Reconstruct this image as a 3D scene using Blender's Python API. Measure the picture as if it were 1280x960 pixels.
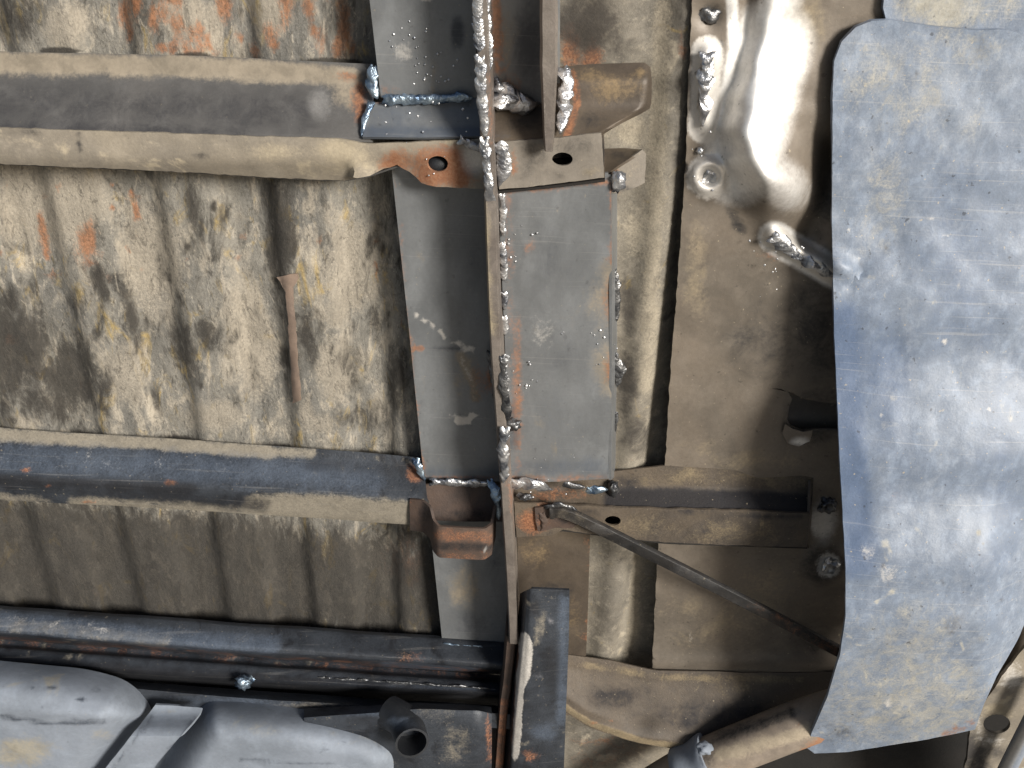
import bpy, bmesh, math, random
from mathutils import Vector, Matrix, noise
from mathutils.geometry import delaunay_2d_cdt
R = math.radians
random.seed(4)
for o in list(bpy.data.objects):
    bpy.data.objects.remove(o)
scene = bpy.context.scene
C = scene.collection

# ------------------------------------------------------------------ camera
# The vehicle lies on its side: its underside is a vertical wall (local u right, v up, w out of the wall).
FPX, DIST, TILT, ROLL, HGT = 1200.0, 1.2, R(32.0), R(2.6), 0.95
cam_d = bpy.data.cameras.new('camera'); cam = bpy.data.objects.new('camera', cam_d); C.objects.link(cam)
cam_d.sensor_width = 36.0; cam_d.lens = FPX / 1280.0 * 36.0; cam_d.clip_start = 0.02; cam_d.clip_end = 3000
cam.location = (0, -DIST * math.cos(TILT), HGT + DIST * math.sin(TILT))
cam.rotation_euler = (Matrix.Rotation(R(90) - TILT, 3, 'X') @ Matrix.Rotation(ROLL, 3, 'Z')).to_euler()
scene.camera = cam
CR = cam.rotation_euler.to_matrix(); CL = cam.location.copy()

# ------------------------------------------------------------------ sky and sun
SUN_EL, SUN_AZ = R(25), R(42)          # azimuth: to the right of straight in front of the wall
world = bpy.data.worlds.new('World'); scene.world = world; world.use_nodes = True
wn = world.node_tree.nodes; wl = world.node_tree.links
sky = wn.new('ShaderNodeTexSky'); sky.sky_type = 'NISHITA'; sky.sun_disc = False
sun_dir = Vector((math.sin(SUN_AZ) * math.cos(SUN_EL), -math.cos(SUN_AZ) * math.cos(SUN_EL), math.sin(SUN_EL)))
sky.sun_elevation = SUN_EL
sky.sun_rotation = math.atan2(sun_dir.x, sun_dir.y)
sky.dust_density = 2.5; sky.air_density = 1.0; sky.ozone_density = 1.2
bg = wn['Background']; bg.inputs['Strength'].default_value = 0.055
wl.new(sky.outputs[0], bg.inputs['Color'])
sd = bpy.data.lights.new('sun', 'SUN'); sd.energy = 4.2; sd.angle = R(16); sd.color = (1.0, 0.96, 0.90)
sun = bpy.data.objects.new('sun', sd); C.objects.link(sun)
sun.rotation_euler = (-sun_dir).to_track_quat('-Z', 'Y').to_euler(); sun.location = (3, -3, 4)
scene.view_settings.view_transform = 'Standard'; scene.view_settings.look = 'None'
scene.view_settings.exposure = 0.42; scene.view_settings.gamma = 1.0
scene.render.engine = 'CYCLES'

# ------------------------------------------------------------------ helpers
def W(u, v, w): return Vector((u, -w, v + HGT))
def P(px, py, w=0.0):
    """the point of the plane `w` metres in front of the wall seen at photo pixel (px, py)"""
    d = CR @ Vector(((px - 640) / FPX, (480 - py) / FPX, -1.0))
    t = (-w - CL.y) / d.y
    return CL + d * t
def pix(p):
    q = CR.transposed() @ (p - CL)
    return (640 + FPX * q.x / -q.z, 480 - FPX * q.y / -q.z)
def lerp(a, b, t): return a + (b - a) * t
def sstep(a, b, x):
    t = max(0.0, min(1.0, (x - a) / (b - a))); return t * t * (3 - 2 * t)
def interp(tab, x):
    if x <= tab[0][0]: return tab[0][1]
    for (a, ya), (b, yb) in zip(tab, tab[1:]):
        if x <= b:
            t = (x - a) / (b - a); t = t * t * (3 - 2 * t); return ya + (yb - ya) * t
    return tab[-1][1]
def seg_d(p, a, b):
    ax, ay = a; bx, by = b; dx, dy = bx - ax, by - ay
    L = dx * dx + dy * dy
    t = 0 if L == 0 else max(0, min(1, ((p[0] - ax) * dx + (p[1] - ay) * dy) / L))
    return math.hypot(p[0] - ax - t * dx, p[1] - ay - t * dy)
def path_d(p, path): return min(seg_d(p, a, b) for a, b in zip(path, path[1:]))
def inside(p, poly):
    x, y = p; r = False; j = len(poly) - 1
    for i in range(len(poly)):
        xi, yi = poly[i]; xj, yj = poly[j]
        if (yi > y) != (yj > y) and x < (xj - xi) * (y - yi) / (yj - yi) + xi: r = not r
        j = i
    return r
def ellipse(cx, cy, rx, ry, n=20): return [(cx + rx * math.cos(2 * math.pi * i / n), cy + ry * math.sin(2 * math.pi * i / n)) for i in range(n)]
def nz(x, y, z=0.0, o=3): return noise.fractal(Vector((x, y, z)), 1.0, 2.0, o)

LAY = ('soot_shade', 'tan', 'rust', 'bare', 'blue', 'chalk')  # first layer holds both dirt and painted-in shade
def stain(pts, marks):
    """per vertex amounts of soot and painted shade, dry mud and painted warm tone, rust, ground metal, blue (weld heat, painted sky sheen) and chalk; marks are ellipses or strokes"""
    A = [[0.0] * 6 for _ in pts]
    px = [pix(p) for p in pts]
    for m in marks:
        li = LAY.index(m[0]); s = m[1]; geo = m[2]
        if isinstance(geo, tuple):
            cx, cy, rx, ry = geo[:4]; a = R(geo[4]) if len(geo) > 4 else 0; ca, sa = math.cos(a), math.sin(a)
            for i, (x, y) in enumerate(px):
                dx, dy = x - cx, y - cy
                e = math.hypot((dx * ca + dy * sa) / rx, (-dx * sa + dy * ca) / ry)
                if e < 1: A[i][li] = max(A[i][li], s * (1 - e * e) ** 1.2)
        else:
            wd = m[3]
            for i, p in enumerate(px):
                d = path_d(p, geo) / wd
                if d < 1: A[i][li] = max(A[i][li], s * (1 - d * d))
    return A

def make_mesh(name, pts, faces, mat, parent=None, marks=(), smooth=40, thick=0.0, bevel=0.0):
    """thick > 0 gives the sheet a back and rim"""
    pts = [Vector(p) for p in pts]
    if thick:
        nrm = [Vector() for _ in pts]; ec = {}
        for f in faces:
            n = Vector()
            for i in range(len(f)):
                a, b = pts[f[i]], pts[f[(i + 1) % len(f)]]
                n += a.cross(b)
            for i in range(len(f)):
                nrm[f[i]] += n
                e = (f[i], f[(i + 1) % len(f)]); ec[e] = ec.get(e, 0) + 1
        tot = Vector()
        for n in nrm: tot += n
        if tot.y > 0:
            faces = [tuple(reversed(f)) for f in faces]; nrm = [-n for n in nrm]
            ec = {(b, a): c for (a, b), c in ec.items()}
        N = len(pts)
        back = [p - (n.normalized() if n.length > 0 else Vector((0, -1, 0))) * thick for p, n in zip(pts, nrm)]
        nf = list(faces) + [tuple(i + N for i in reversed(f)) for f in faces]
        for (a, b) in ec:
            if (b, a) not in ec: nf.append((b, a, a + N, b + N))
        pts = pts + back; faces = nf
    me = bpy.data.meshes.new(name)
    org = Vector((0, 0, 0))
    ploc = parent.matrix_parent if False else (PLOC.get(parent.name, org) if parent else None)
    if ploc is None:
        ploc = sum(pts, Vector()) / len(pts)
    me.from_pydata([p - ploc for p in pts], [], faces)
    if marks:
        A = stain(pts, marks)
        ca = me.attributes.new('wearShadeA', 'FLOAT_VECTOR', 'POINT'); cb = me.attributes.new('wearSheenB', 'FLOAT_VECTOR', 'POINT')
        ca.data.foreach_set('vector', [x for a in A for x in a[:3]])
        cb.data.foreach_set('vector', [x for a in A for x in a[3:]])
    me.validate(); me.update()
    if smooth:
        me.polygons.foreach_set('use_smooth', [True] * len(me.polygons))
        me.set_sharp_from_angle(angle=R(smooth))
    me.materials.append(mat)
    o = bpy.data.objects.new(name, me); C.objects.link(o)
    if parent: o.parent = parent
    else: o.location = ploc
    return o
PLOC = {}
def thing(name, label, cat, loc, group=None):
    o = bpy.data.objects.new(name, None); C.objects.link(o); o.location = loc; o.empty_display_size = 0.05
    PLOC[o.name] = Vector(loc); 
    if label: o['label'] = label; o['category'] = cat
    if group: o['group'] = group
    return o
def tag(o, label, cat, group=None, kind=None):
    if label: o['label'] = label
    if cat: o['category'] = cat
    if group: o['group'] = group
    if kind: o['kind'] = kind
    return o

def densify(poly, step):
    out = []
    for a, b in zip(poly, poly[1:] + poly[:1]):
        n = max(1, int(math.hypot(b[0] - a[0], b[1] - a[1]) / step))
        for i in range(n): out.append((lerp(a[0], b[0], i / n), lerp(a[1], b[1], i / n)))
    return out
def rounded(poly, r=6, n=4):
    out = []
    for i in range(len(poly)):
        a, b, c = Vector(poly[i - 1]), Vector(poly[i]), Vector(poly[(i + 1) % len(poly)])
        d1, d2 = a - b, c - b
        k = min(r, d1.length * .45, d2.length * .45)
        p, q = b + d1.normalized() * k, b + d2.normalized() * k
        for j in range(n + 1):
            t = j / n; s = p.lerp(b, t).lerp(b.lerp(q, t), t); out.append((s.x, s.y))
    return out
def sheet(name, poly, w, mat, parent=None, holes=(), step=9, thick=0.003, marks=(), wob=0.0, rough_edge=0.0, rnd=0, smooth=40):
    """sheet metal with the given outline; w is a depth or a function of (px, py)"""
    wf = w if callable(w) else (lambda x, y: w)
    if rnd: poly = rounded(poly, rnd)
    rim = densify(poly, step)
    if rough_edge:
        rim = [(x + rough_edge * nz(x * .09, y * .09, 1.3), y + rough_edge * nz(x * .09, y * .09, 7.7)) for x, y in rim]
    V = [Vector(p) for p in rim]; E = [(i, (i + 1) % len(rim)) for i in range(len(rim))]
    for h in holes:
        b = len(V); V += [Vector(p) for p in h]; E += [(b + i, b + (i + 1) % len(h)) for i in range(len(h))]
    xs = [p[0] for p in rim]; ys = [p[1] for p in rim]
    y = min(ys) + step * .5; row = 0
    loops = [rim] + [list(h) for h in holes]
    while y < max(ys):
        x = min(xs) + step * (.5 if row % 2 else .25)
        cand = []
        while x < max(xs):
            cand.append((x, y)); x += step
        for c in cand:
            if inside(c, rim) and not any(inside(c, h) for h in holes):
                if all((q[0] - c[0]) ** 2 + (q[1] - c[1]) ** 2 > (step * .35) ** 2 for q in rim if abs(q[1] - c[1]) < step):
                    V.append(Vector(c))
        y += step; row += 1
    vo, eo, fo = delaunay_2d_cdt(V, E, [], 0, 1e-4)[:3]
    fs = []
    for f in fo:
        c = (sum(vo[i].x for i in f) / len(f), sum(vo[i].y for i in f) / len(f))
        if inside(c, rim) and not any(inside(c, h) for h in holes): fs.append(tuple(f))
    used = sorted({i for f in fs for i in f}); mp = {i: k for k, i in enumerate(used)}
    pts = []
    for i in used:
        x, yy = vo[i]; d = wf(x, yy)
        if wob: d += wob * nz(x * .012, yy * .012, 3.1)
        pts.append(P(x, yy, d))
    return make_mesh(name, pts, [tuple(mp[i] for i in f) for f in fs], mat, parent, marks, smooth, thick)
def resample(pl, n):
    L = [0]
    for a, b in zip(pl, pl[1:]): L.append(L[-1] + (b - a).length)
    out = []; k = 0
    for i in range(n + 1):
        s = L[-1] * i / n
        while k < len(L) - 2 and L[k + 1] < s: k += 1
        t = (s - L[k]) / max(1e-9, L[k + 1] - L[k]); out.append(pl[k].lerp(pl[k + 1], max(0, min(1, t))))
    return out
def loft(name, rows, mat, parent=None, n=40, sub=4, thick=0.003, marks=(), wob=0.0, smooth=50, bend=0.35):
    """sheet lofted through rows of (px, py, w) points; folds are slightly rounded"""
    R3 = [resample([P(*p) for p in r], n) for r in rows]
    full = []
    for k in range(len(R3) - 1):
        for s in range(sub):
            t = s / sub
            full.append([a.lerp(b, t) for a, b in zip(R3[k], R3[k + 1])])
    full.append(R3[-1])
    m = len(full); idx = [k * sub for k in range(1, len(R3) - 1)]
    if bend and sub > 1:
        for k in idx:
            full[k] = [lerp(c, (a + b) / 2, bend) for a, c, b in zip(full[k - 1], full[k], full[k + 1])]
    if wob:
        for r in full:
            for p in r: p.y += wob * nz(p.x * 9, p.z * 9, 2.2)
    pts = [p for r in full for p in r]; k = n + 1
    fs = [(i * k + j, i * k + j + 1, (i + 1) * k + j + 1, (i + 1) * k + j) for i in range(m - 1) for j in range(n)]
    return make_mesh(name, pts, fs, mat, parent, marks, smooth, thick)
def catmull(pts, n):
    if len(pts) == 2: return [pts[0].lerp(pts[1], i / n) for i in range(n + 1)]
    out = []; m = len(pts) - 1
    for i in range(n + 1):
        f = i / n * m; k = min(int(f), m - 1); t = f - k
        p0, p1, p2, p3 = pts[max(k - 1, 0)], pts[k], pts[k + 1], pts[min(k + 2, m)]
        out.append(.5 * ((2 * p1) + (p2 - p0) * t + (2 * p0 - 5 * p1 + 4 * p2 - p3) * t * t + (3 * p1 - p0 - 3 * p2 + p3) * t ** 3))
    return out
def tube(name, path, rad, mat, parent=None, n=30, seg=14, marks=(), sq=None, cap=True, smooth=45, hollow=0.0):
    """tube along (px, py, w) points; rad in metres or function of 0..1; sq = list of (a, b) cross-section"""
    c = catmull([P(*p) for p in path], n); pts = []; fs = []
    sec = sq or [(math.cos(2 * math.pi * i / seg), math.sin(2 * math.pi * i / seg)) for i in range(seg)]
    k = len(sec)
    for i, p in enumerate(c):
        t = (c[min(i + 1, n)] - c[max(i - 1, 0)]).normalized()
        b = Vector((0, -1, 0)); a = t.cross(b).normalized(); b = a.cross(t).normalized()
        if b.y > 0: b = -b
        r = rad(i / n) if callable(rad) else rad
        pts += [p + a * (r * x) + b * (r * y) for x, y in sec]
    for i in range(n):
        for j in range(k):
            fs.append((i * k + j, i * k + (j + 1) % k, (i + 1) * k + (j + 1) % k, (i + 1) * k + j))
    if hollow:
        # the far end is an open mouth with an inner wall
        e = n * k; t = (c[-1] - c[-2]).normalized(); r = (rad(1) if callable(rad) else rad)
        ce = c[-1]
        b0 = len(pts); pts += [ce + (pts[e + j] - ce) * hollow for j in range(k)]
        b1 = len(pts); pts += [pts[b0 + j] - t * r * 1.8 for j in range(k)]
        for j in range(k):
            q = (j + 1) % k
            fs.append((e + j, e + q, b0 + q, b0 + j)); fs.append((b0 + j, b0 + q, b1 + q, b1 + j))
        fs.append(tuple(range(b1, b1 + k))); fs.append(tuple(range(k))[::-1])
    elif cap:
        fs.append(tuple(range(k))[::-1]); fs.append(tuple(range(n * k, n * k + k)))
    return make_mesh(name, pts, fs, mat, parent, marks, smooth)
BEAD = [0]
def bead(name, path, rpx, mat, parent, ripple=6.0, jit=.2, flat=.5, label=None):
    """weld run: overlapping scallops of molten metal along a pixel path"""
    BEAD[0] += 1; s0 = BEAD[0] * 3.7
    pp = [P(*p) for p in path]
    L = sum((b - a).length for a, b in zip(pp, pp[1:]))
    r = rpx * .9 / 1000.0; pitch = ripple / 1000.0
    n = max(8, int(L / pitch * 5)); c = catmull(pp, n); seg = 10; pts = []; fs = []
    for i, p in enumerate(c):
        t = (c[min(i + 1, n)] - c[max(i - 1, 0)]).normalized()
        b = Vector((0, -1, 0)); a = t.cross(b).normalized(); b = a.cross(t).normalized()
        if b.y > 0: b = -b
        s = i / n * L; ph = (s / pitch + .5 * nz(s * 60, s0)) % 1.0
        sc = .82 + .18 * math.sqrt(max(0, 1 - (ph * 1.0) ** 2))
        endf = math.sqrt(max(.02, min(1, min(i, n - i) / 5.0)))
        rr = r * sc * endf * (1 + jit * 2 * nz(s * 90, s0, 5))
        off = a * r * jit * 1.6 * nz(s * 70, s0, 9)
        for j in range(seg):
            an = 2 * math.pi * j / seg
            lag = -t * pitch * .9 * (math.cos(an) ** 2)
            q = rr * (1 + .22 * nz(s * 160 + j, s0, j * .7, 2))
            pts.append(p + off + a * (q * math.cos(an)) + b * (q * flat * math.sin(an)) + lag * endf)
    for i in range(n):
        for j in range(seg):
            fs.append((i * seg + j, i * seg + (j + 1) % seg, (i + 1) * seg + (j + 1) % seg, (i + 1) * seg + j))
    fs.append(tuple(range(seg))[::-1]); fs.append(tuple(range(n * seg, n * seg + seg)))
    o = make_mesh(name, pts, fs, mat, parent, (), 70)
    return o
def blob(name, px, py, w, rx, ry, rz, mat, parent, lump=.3, seed=0, crater=0.0, rot=0):
    """lump of weld metal; crater dents its middle"""
    bm = bmesh.new(); bmesh.ops.create_icosphere(bm, subdivisions=3, radius=1)
    c = P(px, py, w); ca, sa = math.cos(R(rot)), math.sin(R(rot)); pts = []
    for v in bm.verts:
        q = v.co.normalized(); k = 1 + lump * nz(q.x * 1.7 + seed * 5, q.y * 1.7, q.z * 1.7 + seed)
        x, y, z = q.x * k, q.y * k, q.z * k
        if crater and z > 0: z -= crater * max(0, 1 - (x * x + y * y) * 2.4)
        x, y = x * rx / 1000, y * ry / 1000
        pts.append(c + Vector((x * ca - y * sa, -z * rz / 1000, x * sa + y * ca)))
    fs = [tuple(v.index for v in f.verts) for f in bm.faces]; bm.free()
    return make_mesh(name, pts, fs, mat, parent, (), 80)

# ------------------------------------------------------------------ materials
def s2l(c):
    return tuple(((x / 255) / 12.92 if x <= 10 else (((x / 255) + .055) / 1.055) ** 2.4) for x in c) + (1.0,)
def weathered(name, base, var, tan=(150, 138, 115), soot_shade=(26, 26, 28), rust=(112, 70, 48), bare=(190, 188, 184), blue=(80, 89, 102),
              rough=.6, metal=.0, scale=9.0, n_tan=0.0, n_soot=0.0, n_rust=0.0, n_yel=0.0, speck=0.0, grain=.5, bump=.25, stretch=(1, 1, 1), scratch=0.0, flake=0.0, mottle=None, soot_shade_soft=.36, rvar=.45, spec=.4, bare_rough=.28):
    m = bpy.data.materials.new(name); m.use_nodes = True
    nt = m.node_tree; N = nt.nodes; Lk = nt.links; N.clear()
    out = N.new('ShaderNodeOutputMaterial'); bs = N.new('ShaderNodeBsdfPrincipled'); Lk.new(bs.outputs[0], out.inputs[0])
    geo = N.new('ShaderNodeNewGeometry')
    mp = N.new('ShaderNodeMapping'); mp.inputs['Scale'].default_value = stretch; Lk.new(geo.outputs['Position'], mp.inputs['Vector'])
    def tex(sc, det=6, ro=.6, dist=0.0, off=0.0, straight=False):
        t = N.new('ShaderNodeTexNoise'); t.inputs['Scale'].default_value = sc; t.inputs['Detail'].default_value = det
        t.inputs['Roughness'].default_value = ro; t.inputs['Distortion'].default_value = dist
        if off:
            a = N.new('ShaderNodeVectorMath'); a.operation = 'ADD'; a.inputs[1].default_value = (off, off * 1.7, off * .6)
            Lk.new((geo.outputs['Position'] if straight else mp.outputs[0]), a.inputs[0]); Lk.new(a.outputs[0], t.inputs['Vector'])
        else: Lk.new(geo.outputs['Position'] if straight else mp.outputs[0], t.inputs['Vector'])
        return t.outputs['Fac']
    def math_(op, a, b=None, clamp=False):
        n = N.new('ShaderNodeMath'); n.operation = op; n.use_clamp = clamp
        for i, x in enumerate((a, b)):
            if x is None: continue
            if isinstance(x, (int, float)): n.inputs[i].default_value = x
            else: Lk.new(x, n.inputs[i])
        return n.outputs[0]
    def ramp(x, a, b):
        n = N.new('ShaderNodeMapRange'); n.interpolation_type = 'SMOOTHSTEP'
        n.inputs['From Min'].default_value = a; n.inputs['From Max'].default_value = b; Lk.new(x, n.inputs['Value']); return n.outputs[0]
    def mix(f, a, b):
        n = N.new('ShaderNodeMix'); n.data_type = 'RGBA'
        if isinstance(f, (int, float)): n.inputs[0].default_value = f
        else: Lk.new(f, n.inputs[0])
        for i, x in ((6, a), (7, b)):
            if isinstance(x, tuple): n.inputs[i].default_value = x
            else: Lk.new(x, n.inputs[i])
        return n.outputs[2]
    big = tex(scale, 7, .62, .6); med = tex(scale * 5, 8, .65, .3, 3.1); fin = tex(scale * 38, 5, .7, 0, 5.3, True); mid2 = tex(scale * 2.2, 7, .6, 1.2, 9.7)
    col = mix(ramp(big, .36, .66), s2l(base), s2l(var))
    col = mix(math_('MULTIPLY', ramp(med, .45, .7), .35), col, s2l(tuple(min(255, x * 1.25) for x in var)))
    msk_t = msk_s = None
    if n_tan:
        f = ramp(math_('ADD', math_('MULTIPLY', mid2, .65), math_('MULTIPLY', med, .35)), .62 - n_tan * .25, .74 - n_tan * .25); col = mix(f, col, s2l(tan))
    if n_yel:
        f = math_('MULTIPLY', ramp(tex(scale * 3.1, 7, .65, 1.0, 14.2), .62 - n_yel * .2, .8 - n_yel * .2), .7); col = mix(f, col, s2l((176, 150, 84)))
    if n_soot:
        f = math_('MULTIPLY', ramp(math_('ADD', math_('MULTIPLY', tex(scale * 1.3, 8, .66, 1.4, 21.0), .7), math_('MULTIPLY', med, .3)), .62 - n_soot * .25, .74 - n_soot * .25), .85); col = mix(f, col, s2l(soot_shade))
    if n_rust:
        f = math_('MULTIPLY', ramp(tex(scale * 2.7, 8, .7, .8, 33.0), .68 - n_rust * .2, .78 - n_rust * .2), .85); col = mix(f, col, s2l(rust))
    if flake:
        fl3 = tex(scale * 8, 9, .74, 1.0, 17.0)
        col = mix(math_('MULTIPLY', ramp(fl3, .57, .595), .7 * flake), col, s2l(tuple(min(255, x * 1.08) for x in tan)))
    aA = N.new('ShaderNodeAttribute'); aA.attribute_name = 'wearShadeA'; aB = N.new('ShaderNodeAttribute'); aB.attribute_name = 'wearSheenB'
    sA = N.new('ShaderNodeSeparateXYZ'); Lk.new(aA.outputs['Vector'], sA.inputs[0]); sB = N.new('ShaderNodeSeparateXYZ'); Lk.new(aB.outputs['Vector'], sB.inputs[0])
    brk1 = math_('ADD', math_('MULTIPLY', tex(scale * 3.3, 8, .72, .9, 41.0), .7), math_('MULTIPLY', fin, .3))
    brk2 = math_('ADD', math_('MULTIPLY', tex(scale * 4.9, 8, .72, .5, 77.0), .7), math_('MULTIPLY', fin, .3))
    def alay(sock, soft=.22, k=.9, bk=None):
        x = math_('ADD', sock, math_('MULTIPLY', math_('SUBTRACT', bk or brk1, .5), k)); return math_('MULTIPLY', ramp(x, .5 - soft, .5 + soft), ramp(sock, .0, .08))
    mt = alay(sA.outputs[1], .3, 2.0); mso = alay(sA.outputs[0], soot_shade_soft, 1.9 if soot_shade_soft > .33 else 2.5, brk2); mr = alay(sA.outputs[2], .3, 2.6); mb = alay(sB.outputs[0], .42, .6); mbl = alay(sB.outputs[1], .4, 1.4, brk2); mc = alay(sB.outputs[2], .2, 1.7)
    col = mix(mt, col, mix(ramp(med, .35, .7), s2l(tan), s2l(tuple(x * .8 for x in tan))))
    col = mix(math_('MULTIPLY', mbl, .8), col, s2l(blue))
    col = mix(math_('MULTIPLY', mr, .82), col, mix(ramp(fin, .38, .62), s2l(rust), s2l((146, 100, 70))))
    col = mix(math_('MULTIPLY', mso, .9), col, s2l(soot_shade))
    col = mix(mb, col, s2l(bare))
    col = mix(math_('MULTIPLY', mc, .75), col, s2l((206, 201, 193)))
    if mottle:
        m1 = tex(scale * 1.6, 10, .74, .4, 83.0); m2 = tex(scale * 11, 8, .7, .4, 29.0)
        gate = ramp(math_('SUBTRACT', math_('ADD', m1, math_('MULTIPLY', m2, .6)), math_('MULTIPLY', sB.outputs[1], .25)), .72, 1.0)
        col = mix(math_('MULTIPLY', gate, .17), col, s2l(mottle))
        col = mix(math_('MULTIPLY', ramp(tex(scale * 14, 8, .7, .6, 49.0), .60, .66), .35), col, s2l((90, 99, 112)))
    if flake:
        fl1 = tex(scale * 4.2, 10, .74, 1.6, 91.0); fl2 = tex(scale * 11, 8, .72, .8, 57.0)
        col = mix(math_('MULTIPLY', ramp(fl1, .57, .60), .6 * flake), col, s2l(tuple(x * 1.25 for x in soot_shade)))
        col = mix(math_('MULTIPLY', ramp(fl2, .585, .61), .65 * flake), col, s2l(soot_shade))
    if speck:
        v = N.new('ShaderNodeTexNoise'); v.inputs['Scale'].default_value = 240; v.inputs['Detail'].default_value = 2; Lk.new(geo.outputs['Position'], v.inputs['Vector'])
        sp = math_('MULTIPLY', ramp(v.outputs['Fac'], .70, .76), speck * .8); col = mix(sp, col, s2l((182, 168, 142)))
        v2 = tex(130, 3, .5, 0, 61.0, True); col = mix(math_('MULTIPLY', ramp(v2, .68, .74), speck * .7), col, s2l((35, 32, 30)))
    if scratch:
        ms = N.new('ShaderNodeMapping'); ms.inputs['Scale'].default_value = (8, 8, 420) ; ms.inputs['Rotation'].default_value = (0, R(9), 0); Lk.new(geo.outputs['Position'], ms.inputs['Vector'])
        t = N.new('ShaderNodeTexNoise'); t.inputs['Scale'].default_value = 1; t.inputs['Detail'].default_value = 3; Lk.new(ms.outputs[0], t.inputs['Vector'])
        col = mix(math_('MULTIPLY', ramp(t.outputs['Fac'], .62, .72), scratch), col, s2l((190, 186, 180)))
    g = N.new('ShaderNodeMapRange'); g.inputs['To Min'].default_value = 1 - grain * .5; g.inputs['To Max'].default_value = 1 + grain * .5; Lk.new(math_('ADD', math_('MULTIPLY', fin, .6), math_('MULTIPLY', med, .4)), g.inputs['Value'])
    g.inputs['From Min'].default_value = .3; g.inputs['From Max'].default_value = .7; g.clamp = False
    vm = N.new('ShaderNodeVectorMath'); vm.operation = 'SCALE'; Lk.new(col, vm.inputs[0]); Lk.new(g.outputs[0], vm.inputs['Scale'])
    Lk.new(vm.outputs[0], bs.inputs['Base Color'])
    ro = math_('ADD', math_('MULTIPLY', math_('SUBTRACT', med, .5), rvar), rough)
    dirt = math_('MAXIMUM', math_('MAXIMUM', mt, mr), mso)
    ro = math_('ADD', ro, math_('MULTIPLY', dirt, .22), True)
    rm = N.new('ShaderNodeMix'); Lk.new(mb, rm.inputs[0]); Lk.new(ro, rm.inputs[2]); rm.inputs[3].default_value = bare_rough; Lk.new(rm.outputs[0], bs.inputs['Roughness'])
    me_ = math_('MULTIPLY', math_('SUBTRACT', 1.0, dirt), metal); me_ = math_('MAXIMUM', me_, math_('MULTIPLY', mb, .74)); Lk.new(me_, bs.inputs['Metallic'])
    bs.inputs['Specular IOR Level'].default_value = spec
    bp = N.new('ShaderNodeBump'); bp.inputs['Strength'].default_value = bump; bp.inputs['Distance'].default_value = .004
    hh = math_('ADD', math_('MULTIPLY', med, .7), math_('MULTIPLY', fin, .3))
    hh = math_('MULTIPLY', hh, math_('SUBTRACT', 1.0, math_('MULTIPLY', mb, .85)))
    Lk.new(hh, bp.inputs['Height']); Lk.new(bp.outputs[0], bs.inputs['Normal'])
    return m

M = {}
M['pan'] = weathered('dried_mud_on_primer', (130, 126, 117), (102, 100, 95), tan=(157, 149, 135), soot_shade=(52, 49, 45), rust=(132, 88, 58), n_tan=.5, n_yel=.38, n_soot=.42, n_rust=.12, rough=.85, scale=8, grain=.75, bump=.8, stretch=(1.7, 1, .65), flake=.7, soot_shade_soft=.31)
M['strip'] = weathered('dusty_primer', (130, 123, 110), (104, 99, 90), tan=(154, 145, 128), soot_shade=(58, 54, 50), n_tan=.35, n_soot=.2, n_rust=.12, n_yel=.12, rough=.7, scale=9, grain=.6, bump=.4, flake=.4)
M['side'] = weathered('brown_grey_sheet', (118, 108, 96), (98, 91, 82), tan=(148, 134, 110), bare=(236, 234, 230), rough=.48, metal=.15, scale=5, speck=.55, grain=.3, bump=.18, spec=.5, bare_rough=.54)
M['steel'] = weathered('mill_steel', (124, 126, 127), (107, 109, 110), rough=.44, metal=.3, scale=6, grain=.22, bump=.08, n_tan=.12, n_soot=.06, n_rust=.03, speck=.3, soot_shade=(66, 68, 72), tan=(140, 130, 114), rust=(126, 88, 60), stretch=(1, 1, .5), scratch=.1)
M['chan'] = weathered('channel_paint', (92, 90, 88), (80, 79, 78), tan=(144, 134, 118), soot_shade=(44, 44, 47), rough=.55, metal=.1, scale=8, grain=.25, bump=.12, speck=.1)
M['face2'] = weathered('grey_channel_face', (124, 117, 107), (108, 102, 94), tan=(150, 138, 116), rust=(130, 84, 54), rough=.55, scale=8, grain=.35, bump=.2, speck=.3)
M['face'] = weathered('dusty_channel_face', (142, 133, 118), (122, 115, 104), tan=(170, 158, 136), soot_shade=(52, 50, 50), rust=(140, 82, 48), n_tan=.3, rough=.68, scale=8, grain=.35, bump=.25, speck=.4)
M['navy'] = weathered('blue_black_paint', (56, 60, 66), (40, 43, 48), tan=(132, 125, 112), soot_shade=(26, 27, 31), bare=(215, 212, 216), rough=.45, metal=.1, scale=10, n_soot=.4, n_tan=.12, grain=.7, bump=.35, speck=.3, scratch=.08)
M['brown'] = weathered('brown_plate', (92, 82, 70), (74, 66, 58), tan=(136, 116, 86), rough=.55, metal=.2, scale=6, grain=.3, bump=.2, n_rust=.06)
M['web'] = weathered('cut_steel_edge', (136, 128, 120), (112, 104, 98), rough=.45, metal=.5, scale=14, grain=.35, bump=.2, n_rust=.1)
M['flap'] = weathered('worn_rubber_flap', (108, 119, 135), (118, 128, 142), tan=(170, 166, 154), blue=(80, 97, 124), soot_shade=(60, 60, 62), n_tan=.12, rough=.46, scale=11, speck=.8, grain=.35, bump=.2, stretch=(1.25, 1, .9), spec=.5, flake=.0, mottle=(190, 193, 197), rvar=.12, scratch=.2)
M['tank'] = weathered('tank_plastic', (126, 133, 143), (112, 119, 128), tan=(146, 141, 128), n_tan=.12, soot_shade=(44, 50, 60), rough=.78, scale=5, n_soot=.16, grain=.26, bump=.12, spec=.4, speck=.2)
M['black'] = weathered('black_rubber', (40, 42, 46), (28, 30, 33), rough=.5, scale=12, grain=.4, bump=.25, n_tan=.1, tan=(110, 106, 100))
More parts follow.
